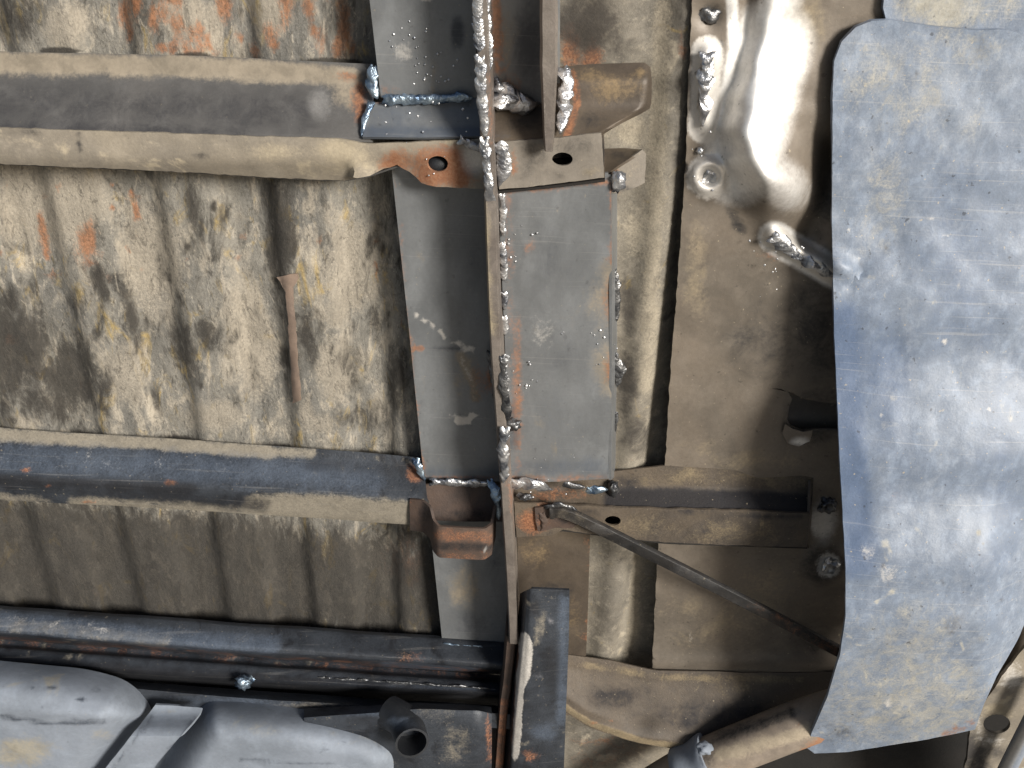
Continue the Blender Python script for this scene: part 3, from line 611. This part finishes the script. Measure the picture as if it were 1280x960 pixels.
def spatter(parent, spots, w, seed):
    rnd = random.Random(seed); V = []; F = []
    for cx, cy, rad, n in spots:
        for _ in range(n):
            a = rnd.uniform(0, 6.28); q = rad * rnd.random() ** .7; c = P(cx + q * math.cos(a), cy + q * math.sin(a), w); k = rnd.uniform(.0006, .0018); b = len(V)
            V += [c + Vector(d) * k for d in ((1, 0, 0), (-1, 0, 0), (0, 0, 1), (0, 0, -1), (0, -1, 0), (0, 1, 0))]
            F += [(b + i, b + j, b + 4) for i, j in ((0, 2), (2, 1), (1, 3), (3, 0))]
    o = make_mesh('weld_spatter', V, F, M['weld'], parent, (), 80); o['kind'] = 'stuff'
spatter(rl, [(520, 60, 36, 26), (560, 100, 30, 12)], .0345, 1)
spatter(rl, [(690, 590, 40, 16), (655, 300, 30, 10), (740, 420, 40, 12), (660, 480, 30, 12)], .0505, 2)
spatter(um, [(530, 160, 60, 20)], .062, 3); spatter(side, [(965, 330, 50, 16), (900, 200, 40, 14)], .03, 4)
fl = upright('upright_flange', [(684, -220), (686, 0), (686, 100), (686, 190)], .088, .03, .0088, M['web'], None, [('tan', .4, [(684, 0), (688, 180)], 6), ('chalk', .4, [(680, -100), (682, 180)], 4)], 40, lambda t: 1.0 if t < .6 else 1 - .5 * (t - .6) / .4)
tag(fl, 'short pale steel flange on edge right of the welded rail top', 'flange')

# ------------------------------------------------------------------ lower cross member
lm = thing('cross_member', 'lower channel cross member with grime, painted blue sky sheen and rust flecks, broken by the U strap', 'cross member', P(300, 600, .01))
loft('channel', [[(-260, 514, .01), (0, 534, .01), (200, 548, .012), (400, 561, .012), (530, 572, .012)], [(-260, 530, .018), (0, 550, .018), (200, 560, .018), (400, 573, .018), (530, 584, .018)],
                 [(-260, 572, .05), (0, 592, .05), (200, 604, .05), (400, 614, .05), (534, 622, .05)], [(-260, 578, .053), (0, 598, .053), (200, 610, .053), (400, 620, .053), (536, 628, .053)],
                 [(-260, 604, .05), (0, 626, .05), (200, 637, .05), (400, 650, .05), (540, 659, .05)], [(-260, 578, .0), (0, 600, .0), (200, 611, .0), (400, 624, .0), (540, 633, .0)]], M['navy'], lm, 90, 6, .003,
     [('tan', .95, [(-260, 522), (0, 543), (200, 555), (340, 566)], 12), ('tan', .7, [(340, 566), (390, 566)], 10), ('blue', .62, [(-260, 560), (0, 572), (300, 588), (460, 598)], 30), ('chalk', .24, [(-260, 558), (0, 570), (300, 582)], 24), ('soot_shade', .8, [(-260, 595), (0, 600), (240, 612)], 12), ('soot_shade', .6, [(100, 612), (330, 632)], 14), ('tan', 1.1, [(320, 638), (400, 636), (530, 648)], 26), ('tan', .7, [(90, 628), (330, 640)], 12), ('tan', .75, [(100, 632), (300, 642)], 10), ('tan', .6, [(0, 620), (60, 628)], 8),  # long blue stroke paints sky reflection onto the upward wall
      ('rust', 1.0, (32, 589, 12, 5)), ('rust', 1.0, (214, 604, 9, 6)), ('rust', .9, (58, 607, 6, 5)), ('rust', .8, (110, 627, 10, 4)), ('rust', .8, (518, 590, 14, 20)), ('soot_shade', .5, [(390, 580), (520, 590)], 14), ('soot_shade', .7, (535, 620, 14, 20))], .002)
loft('inner_wall', [[(526, 604, .028), (580, 606, .028), (640, 606, .028)], [(526, 650, .046), (580, 652, .046), (640, 652, .046)]], M['rusty'], lm, 16, 4, .003, [('soot_shade', .6, (580, 645, 60, 16)), ('soot_shade', .4, (560, 610, 30, 8))])
loft('end_channel', [[(640, 600, .02), (765, 590, .02), (830, 582, .02), (930, 588, .02), (1017, 594, .02)], [(640, 612, .024), (765, 612, .024), (830, 610, .024), (930, 612, .024), (1016, 618, .024)],
                     [(640, 636, .05), (765, 636, .05), (830, 638, .05), (930, 640, .05), (1012, 644, .05)]], M['arch'], lm, 60, 6, .003,
     [('tan', .4, [(840, 592), (1010, 602)], 18), ('soot_shade', 1.2, [(770, 624), (880, 628), (1010, 634)], 22), ('soot_shade', .6, (785, 605, 30, 20)), ('rust', .6, (700, 618, 50, 14)), ('tan', .4, (800, 600, 40, 14))], .0015)
sheet('face_plate', [(642, 628), (765, 634), (830, 636), (930, 638), (1012, 642), (1008, 684), (930, 682), (830, 678), (768, 672), (704, 662), (690, 670), (646, 671)], lambda x, y: .0535, M['arch'], lm, (ellipse(766, 651, 10, 6),), 7, .003,
      [('tan', .36, (800, 662, 90, 28)), ('tan', .36, (920, 664, 120, 26)), ('rust', .95, (668, 652, 30, 22)), ('rust', .8, (680, 640, 16, 22)), ('tan', .6, (720, 652, 24, 12)), ('soot_shade', .6, (735, 640, 30, 10)), ('soot_shade', .6, [(850, 640), (1000, 646)], 6), ('soot_shade', .4, (960, 668, 30, 10))], .0015, 1)
loft('lower_wall', [[(642, 672, .05), (704, 664, .05), (830, 680, .05), (1009, 686, .05)], [(642, 645, .0), (704, 637, .0), (830, 653, .0), (1009, 659, .0)]], M['dark'], lm, 30, 3, .003)  # coloured dark so the hole in the face looks shaded
loft('end_wall', [[(1013, 600, .024), (1012, 642, .052), (1008, 684, .053)], [(1016, 602, .018), (1015, 644, .018), (1011, 686, .018)]], M['arch'], lm, 10, 3, .003)
bead('weld_bead', [(538, 602, .036), (575, 604, .036), (612, 604, .036)], 6, M['weld'], lm, 6, .2)
bead('weld_bead', [(521, 574, .03), (525, 588, .034), (531, 602, .036)], 6, M['weld_blue'], lm, 8, .4)
bead('weld_bead', [(640, 604, .056), (668, 606, .058), (692, 612, .056)], 8, M['weld'], lm, 13, .4)
bead('weld_bead', [(704, 606, .056), (732, 609, .054)], 5, M['weld_dark'], lm, 6, .2)
bead('weld_bead', [(734, 612, .052), (760, 614, .05)], 7, M['weld_blue'], lm, 10, .45)
bead('weld_bead', [(614, 602, .05), (620, 622, .06), (624, 650, .065)], 6, M['weld_blue'], lm, 10, .4)
blob('weld_lump', 656, 621, .05, 9, 5, 5, M['weld_dark'], lm, .6, 41)
bead('weld_bead', [(678, 642, .058), (680, 652, .058), (676, 664, .058)], 5, M['rusty'], lm, 8, .4)

# ------------------------------------------------------------------ U strap hanging on the lower member
us = [(512, 624, .056), (528, 626, .062), (537, 634, .072), (541, 650, .084), (548, 658, .092), (580, 660, .093), (606, 661, .092), (616, 655, .084), (621, 632, .066)]
top = [P(*p) for p in us]
ub_pts = resample(top, 40); V = []; F = []
for k in range(7):
    for p in ub_pts: V.append(p - Vector((0, 0, .052 * k / 6)) + Vector((0, .004 * math.sin(k / 6 * math.pi) * -.5, 0)))
for k in range(6):
    for j in range(40): F.append((k * 41 + j, k * 41 + j + 1, k * 41 + 42 + j, k * 41 + 41 + j))
ub = make_mesh('strap_bracket', V, F, M['rusty'], None, [('rust', .55, [(548, 668), (612, 672)], 10), ('rust', .5, [(548, 694), (612, 698)], 8), ('soot_shade', .7, [(548, 682), (612, 684)], 8), ('soot_shade', .5, (530, 640, 14, 20)), ('bare', .8, (606, 686, 4, 4))], 45, .0035)
tag(ub, 'rusty U shaped strap bracket projecting from the lower cross member', 'bracket')

# ------------------------------------------------------------------ brown plate and diagonal bar
bp = sheet('floor_plate', [(646, 655), (738, 655), (735, 760), (732, 832), (650, 832)], .022, M['brown'], None, (), 8, .003, [('tan', .45, (670, 690, 30, 30)), ('soot_shade', .6, (690, 735, 40, 12)), ('rust', .6, [(734, 670), (732, 800)], 4), ('tan', .4, (720, 770, 20, 40))], .001)
tag(bp, 'flat brown plate below the lower cross member, right of the rail', 'plate')
br = thing('brace_bar', None, None, P(700, 645, .058))
tube('bar', [(688, 640, .060), (716, 645, .066), (800, 686, .075), (930, 752, .085), (1075, 828, .09)], lambda t: .0078 if t > .06 else .0095, M['bar'], br, 40, 8, [('tan', .5, [(700, 642), (730, 650)], 10), ('soot_shade', .5, [(760, 668), (1060, 820)], 20), ('rust', .45, [(950, 765), (1060, 822)], 10), ('tan', .4, [(780, 676), (900, 738)], 4)], [(-1, -.5), (1, -.5), (1.0, .35), (.85, .5), (-.85, .5), (-1, .35)])
sheet('end_lug', [(668, 636), (690, 631), (716, 638), (728, 650), (716, 660), (694, 660), (672, 664)], .0575, M['rusty'], br, (), 5, .004, [('soot_shade', .6, (706, 648, 18, 12)), ('rust', .6, (676, 650, 12, 14))], .001, 1.5)
bead('weld_bead', [(682, 634, .06), (702, 632, .062), (722, 640, .062)], 4, M['weld_dark'], br, 6, .4)
tag(br, 'thin dark diagonal steel bar running from rail towards big mud flap', 'brace')

# ------------------------------------------------------------------ bottom sill channel
sl = thing('sill_channel', 'blue black stepped sill channel along the bottom above the pale tank', 'sill', P(300, 830, .02))
def srow(y0, y1, w): return [(-260, y0 - (y1 - y0) * .38, w), (0, y0, w), (320, (y0 + y1) / 2, w), (650, y1, w)]
loft('upper_step', [srow(757, 802, .02), srow(761, 806, .03), srow(786, 832, .06), srow(792, 838, .062), srow(800, 845, .02)], M['navy'], sl, 80, 5, .003,
     [('blue', .8, [(-200, 755), (60, 782), (260, 802), (340, 806)], 17), ('tan', .65, [(-100, 770), (60, 785), (210, 800)], 12), ('rust', .5, (515, 822, 20, 14)), ('chalk', .26, [(-200, 752), (60, 779), (260, 800)], 18), ('blue', .7, [(480, 830), (600, 838)], 5), ('rust', .3, [(-200, 785), (640, 842)], 5), ('tan', .4, (300, 800, 40, 8)), ('tan', .35, (510, 818, 18, 14))], .002)
loft('lower_step', [srow(798, 846, .02), srow(806, 852, .03), srow(810, 856, .045), srow(826, 868, .062), srow(832, 872, .06), srow(842, 882, .02), srow(860, 894, .02), srow(1000, 1010, .02)], M['navy'], sl, 80, 4, .003,
     [('soot_shade', .85, [(-200, 815), (640, 874)], 14), ('rust', .25, [(0, 802), (640, 848)], 8), ('blue', .7, [(280, 850), (600, 862)], 4), ('soot_shade', .8, [(0, 835), (640, 880)], 10)], .002)
loft('ledge', [[(150, 850, .05), (300, 862, .05), (640, 884, .05)], [(150, 858, .085), (300, 872, .085), (640, 893, .085)], [(150, 884, .09), (300, 892, .09), (640, 912, .09)]], M['navy'], sl, 40, 4, .003, [('blue', .6, (280, 880, 130, 16)), ('tan', .5, (400, 884, 80, 12))], .002)
blob('weld_lump', 305, 852, .075, 13, 10, 9, M['weld_blue'], sl, .7, 51)
bead('weld_bead', [(556, 806, .036), (600, 809, .036), (634, 814, .036)], 3, M['weld_blue'], sl, 8, .4)
bead('weld_bead', [(400, 848, .056), (500, 854, .056), (620, 862, .056)], 2.5, M['weld_dark'], sl, 10, .5)

# ------------------------------------------------------------------ fuel tank
lobeA = [(-300, 792), (0, 826), (110, 836), (160, 850), (190, 880), (192, 900), (170, 935), (120, 1000), (40, 1120), (-300, 1120)]
lobeB = [(236, 896), (258, 876), (310, 877), (400, 888), (470, 902), (514, 930), (514, 1000), (490, 1120), (60, 1120), (170, 1010), (205, 945)]
lobeA = rounded(lobeA, 45, 6); lobeB = rounded(lobeB, 40, 6)
def lobe(p, poly, rad):
    if not inside(p, poly): return 0.0
    d = min(seg_d(p, a, b) for a, b in zip(poly, poly[1:] + poly[:1])); t = min(1, d / rad)
    return 1 - (1 - t) ** 1.9
def tank_w(x, y):
    a, b = lobe((x, y), lobeA, 58), lobe((x, y), lobeB, 50)
    st_ = .018 * sstep(0, 26, 890 + x * .28 - y + 0) if x < 100 else 0
    return .085 + max(.075 * a, .07 * b) + (.0 if not a else .004 * math.exp(-((y - (888 + x * .05)) / 7) ** 2) * (1 if x < 130 else 0)) 
ka = max(range(len(lobeA)), key=lambda i: lobeA[i][0]); kb = min(range(len(lobeB)), key=lambda i: abs(lobeB[i][0] - 238) + abs(lobeB[i][1] - 897))
ke = max(range(len(lobeB)), key=lambda i: lobeB[i][1] + .01 * lobeB[i][0])
a0 = min(range(len(lobeA)), key=lambda i: lobeA[i][0] + lobeA[i][1])
outA = [lobeA[(a0 + i) % len(lobeA)] for i in range((ka - a0) % len(lobeA) + 1)]; outB = [lobeB[(kb + i) % len(lobeB)] for i in range((ke - kb) % len(lobeB) + 1)]
tk = sheet('fuel_tank', outA + [(215, 902)] + outB + [(-300, 1120)], tank_w, M['tank'], None, (), 5, .004,
           [('soot_shade', .75, (100, 874, 10, 5)), ('soot_shade', .75, (65, 860, 12, 5)), ('soot_shade', .6, (40, 861, 7, 4)), ('soot_shade', .6, (120, 862, 14, 5)), ('soot_shade', .6, (52, 884, 5, 3)), ('soot_shade', .65, [(0, 895), (60, 904), (130, 902)], 5), ('tan', .8, (25, 940, 60, 28)), ('tan', .5, (130, 920, 30, 14)), ('soot_shade', .6, (300, 932, 7, 3)), ('soot_shade', .5, [(300, 950), (420, 956)], 4), ('blue', .3, (110, 870, 50, 30)), ('tan', .35, (330, 910, 60, 20))], .002, 0, 0, 60)
tag(tk, 'pale grey blue fuel tank with two rounded lobes at bottom left', 'tank')
tsp = sheet('tank_strap', [(194, 881), (222, 882), (253, 885), (250, 892), (226, 920), (196, 955), (150, 1030), (80, 1030), (140, 950), (176, 905)], lambda x, y: .112 + .05 * sstep(880, 925, y), M['tank'], None, (), 6, .004,
            [('tan', .5, (215, 890, 30, 8)), ('soot_shade', .5, [(190, 895), (130, 975)], 4), ('soot_shade', .5, [(248, 892), (190, 962)], 3)], .001, .6)
tag(tsp, 'flat grey strap crossing diagonally between the two tank lobes', 'strap')
tb = thing('tank_mount', 'dark blocky mount with an open pipe elbow right of the tank', 'mount', P(520, 930, .08))
loft('block', [[(380, 886, .095), (520, 878, .095), (600, 882, .095), (614, 884, .09)], [(380, 900, .125), (520, 888, .13), (600, 890, .13), (615, 894, .12)], [(380, 1040, .13), (520, 1040, .135), (598, 1040, .135), (614, 1040, .12)]], M['navy'], tb, 30, 6, .004,
     [('blue', .6, (470, 890, 60, 12)), ('tan', .5, (570, 935, 30, 40)), ('tan', .5, (540, 890, 40, 8)), ('rust', .6, [(610, 895), (614, 960)], 6), ('soot_shade', .8, (460, 905, 40, 16))], .002)  # dark patch next to the elbow paints in recess shade
tube('elbow', [(486, 890, .11), (503, 900, .125), (511, 914, .142), (515, 929, .166)], .0235, M['black'], tb, 16, 20, [('blue', .6, (500, 905, 30, 14))], None, True, 45, .86)

# ------------------------------------------------------------------ dark folded bracket at the foot of the rail
fb = loft('folded_bracket', [[(650, 742, .07), (645, 800, .07), (634, 900, .07), (618, 1040, .07)], [(658, 738, .1), (653, 800, .112), (643, 900, .115), (632, 1040, .115)], [(664, 736, .105), (662, 800, .117), (654, 900, .12), (644, 1040, .12)], [(712, 738, .098), (711, 800, .105), (707, 900, .108), (702, 1040, .11)]], M['navy'], None, 40, 6, .004,
          [('chalk', 1.4, [(656, 800), (657, 825), (652, 850)], 10), ('chalk', 1.1, [(650, 860), (644, 945)], 7), ('rust', .6, [(650, 800), (641, 930)], 4), ('rust', .55, (660, 945, 14, 12)), ('tan', .7, (674, 785, 12, 36, 20)), ('soot_shade', .85, (668, 760, 9, 22)), ('soot_shade', .6, (690, 830, 20, 70)), ('blue', .7, [(705, 750), (702, 900)], 12), ('bare', .35, [(668, 770), (705, 780)], 2), ('bare', .4, (672, 848, 12, 6)), ('blue', .7, (680, 915, 26, 18))], .001)
tag(fb, 'navy folded bracket with a ground white edge below the rail', 'bracket')
ft = upright('rail_foot', [(639, 795), (634, 850), (628, 900), (618, 1040)], .092, .03, .0068, M['rusty'], None, [('rust', .6, [(630, 880), (625, 960)], 10)], 24)
tag(ft, 'rusty plate on edge between tank mount and navy folded bracket', 'plate')
bead('weld_bead', [(647, 745, .1), (646, 770, .1), (646, 794, .1)], 4, M['weld_dark'], fb if False else None, 7, .4) if False else None

# ------------------------------------------------------------------ wheel arch, inner skin, pipe
wa = loft('wheel_arch', [[(700, 818, .026), (760, 826, .026), (820, 836, .028), (930, 840, .028), (1120, 842, .028)], [(700, 836, .035), (760, 846, .035), (820, 852, .035), (930, 854, .035), (1120, 854, .035)],
                         [(700, 866, .06), (735, 888, .065), (800, 908, .07), (880, 920, .07), (1120, 900, .07)], [(698, 876, .075), (735, 900, .08), (800, 922, .08), (880, 934, .08), (1120, 916, .08)], [(698, 884, .074), (735, 908, .078), (800, 930, .078), (880, 942, .078), (1120, 926, .078)]], M['arch'], None, 50, 6, .003,
          [('tan', .85, [(700, 880), (738, 904), (800, 926), (880, 938)], 6), ('rust', .8, (742, 904, 12, 4)), ('rust', .7, (768, 902, 6, 4)), ('tan', .5, [(730, 832), (830, 846), (1000, 850)], 8), ('soot_shade', .6, (900, 890, 140, 24)), ('soot_shade', .6, (770, 870, 60, 24)), ('tan', .4, (920, 860, 60, 10)), ('soot_shade', .7, (860, 905, 20, 12))], .004)
tag(wa, 'grimy brown wheel arch panel with a pale curved lip', 'wheel arch')
ins = sheet('inner_skin', [(640, 860), (760, 870), (900, 900), (900, 1060), (620, 1060)], .012, M['strip'], None, (), 9, .003, [('soot_shade', .5, (720, 905, 60, 14)), ('rust', .4, (760, 940, 60, 30))], .003)
tag(ins, 'ochre inner skin showing below the curved wheel arch lip', 'panel')
ex = thing('pipe', 'tan and grey pipe with a clamp passing beneath the mud flap', 'pipe', P(960, 930, .1))
tube('tube', [(780, 1010, .09), (860, 962, .095), (940, 928, .1), (1040, 892, .1), (1180, 862, .08)], .033, M['pipe'], ex, 50, 22, [('soot_shade', .6, [(890, 925), (990, 892)], 12), ('soot_shade', .5, (880, 950, 20, 40)), ('rust', .7, [(1010, 935), (1110, 905)], 16), ('tan', .8, [(900, 945), (1010, 915)], 14), ('blue', .4, [(900, 920), (1000, 890)], 10)])
tube('clamp', [(856, 964, .095), (873, 955, .096), (890, 948, .097)], lambda t: .0385 + .002 * math.sin(t * 9), M['tank'], ex, 10, 22, [('soot_shade', .6, (878, 945, 8, 30))])
blob('clamp_ear', 880, 935, .14, 12, 9, 9, M['tank'], ex, .4, 3)

# ------------------------------------------------------------------ bottom right corner
cb = sheet('corner_bracket', [(1196, 1040), (1214, 905), (1228, 880), (1250, 850), (1275, 815), (1330, 760), (1330, 1040)], lambda x, y: .06, M['face'], None, (ellipse(1246, 905, 17, 12),), 6, .005,
           [('soot_shade', .9, (1215, 940, 26, 40)), ('soot_shade', .7, (1250, 940, 30, 14)), ('soot_shade', .7, (1246, 905, 26, 20)), ('tan', .9, (1245, 890, 30, 16)), ('chalk', .7, (1262, 840, 30, 30)), ('chalk', .6, (1240, 925, 30, 12)), ('chalk', .5, (1225, 905, 10, 30)), ('soot_shade', .6, (1240, 862, 14, 10)), ('bare', .4, (1268, 850, 20, 20)), ('soot_shade', .8, (1225, 965, 26, 26))], .004, 1.5)
tag(cb, 'dusty bracket with a round hole in the bottom right corner', 'bracket')
tr = tube('trim_strip', [(1235, 1010, .09), (1262, 955, .09), (1290, 900, .09), (1310, 860, .09)], .012, M['tank'], None, 16, 12, [('bare', .8, [(1250, 970), (1290, 900)], 10)])
tag(tr, 'thin shiny silver strip in the extreme bottom right corner', 'strip')

# ------------------------------------------------------------------ mud flaps
mf2 = sheet('mud_flap', [(1112, -220), (1106, -20), (1104, 10), (1112, 40), (1330, 60), (1330, -220)], lambda x, y: .028, M['flap'], None, (), 9, .005, [('tan', .8, (1180, 10, 90, 40)), ('tan', .5, (1240, 0, 60, 50)), ('soot_shade', .3, (1130, 0, 20, 40))], .002, 1)
tag(mf2, 'dusty flap edge peeping out at top right behind the big flap', 'mud flap', 'mud flaps')
FW = [(-100, .036), (30, .037), (250, .044), (420, .070), (600, .124), (730, .168), (785, .177), (850, .166), (950, .128)]
def flap_w(x, y):
    w = interp(FW, y) + .008 * math.sin((x - 1040) / 260 * 3.0) * sstep(0, 400, y) + .003 * nz(x * .012, y * .012, 2)
    w += .010 * math.exp(-(path_d((x, y), [(1046, 330), (1060, 340)]) / 11) ** 2) - .006 * math.exp(-(path_d((x, y), [(1060, 354), (1078, 340)]) / 6) ** 2)
    w -= .002 * math.exp(-(path_d((x, y), [(1078, 330), (1136, 288)]) / 4) ** 2)
    w -= .05 * sstep(1225, 1300, x) * sstep(560, 860, y)
    return w
flap_marks = [('tan', .38, (1150, 110, 130, 110)), ('tan', .5, (1140, 870, 180, 120)), ('blue', .9, [(1054, 400), (1062, 560), (1072, 700)], 34), ('blue', .6, (1100, 470, 60, 130)), ('tan', .5, (1100, 90, 70, 60)), ('tan', .42, (1110, 240, 50, 90)), ('tan', .45, (1210, 60, 70, 40)), ('tan', .4, (1090, 290, 40, 60)), ('tan', .5, (1130, 880, 130, 70)), ('tan', .45, (1150, 790, 120, 60)), ('blue', .5, (1070, 560, 40, 200)), ('blue', .4, (1200, 330, 90, 200)), ('blue', .35, (1250, 600, 50, 200)), ('soot_shade', .55, (1192, 782, 16, 20, 20)), ('soot_shade', .5, [(1076, 330), (1110, 308), (1136, 288)], 3.5), ('soot_shade', .4, [(1085, 285), (1122, 300), (1130, 330)], 2), ('rust', .8, (1118, 606, 6, 5)), ('rust', .7, (1120, 620, 8, 6)), ('rust', .5, (1215, 705, 6, 6)), ('rust', .6, [(1180, 918), (1215, 905)], 7), ('chalk', .8, (1110, 880, 10, 8)), ('soot_shade', .45, (1050, 915, 40, 20)), ('soot_shade', .3, (1225, 70, 14, 30)), ('chalk', .5, (1110, 715, 26, 30, 30)), ('chalk', .4, (1085, 690, 18, 20))]  # blue paints in sky reflection, broad tan the warmer tone of the down-turned bottom
for i in range(26): flap_marks.append((random.choice(['chalk', 'chalk', 'soot_shade', 'tan']), random.uniform(.5, .9), (random.uniform(1060, 1270), random.uniform(70, 900), random.uniform(3, 6), random.uniform(3, 6))))
fl_out = [(1041, 110), (1043, 76), (1052, 52), (1070, 34), (1090, 26), (1112, 25), (1160, 32), (1215, 38), (1258, 37), (1282, 44), (1300, 62), (1312, 120), (1318, 400), (1312, 640), (1296, 745), (1272, 800), (1246, 845), (1230, 880), (1219, 912), (1160, 924), (1060, 940), (1018, 942), (1009, 935), (1014, 918), (1034, 872), (1050, 818), (1057, 770), (1057, 710), (1049, 560), (1043, 420), (1040, 280)]
mf = sheet('mud_flap', fl_out, flap_w, M['flap'], None, (), 7, .006, flap_marks, 0, .4, 0, 50)
tag(mf, 'big worn grey blue mud flap with rounded top and outward bent bottom', 'mud flap', 'mud flaps')

# ground the drape of every label
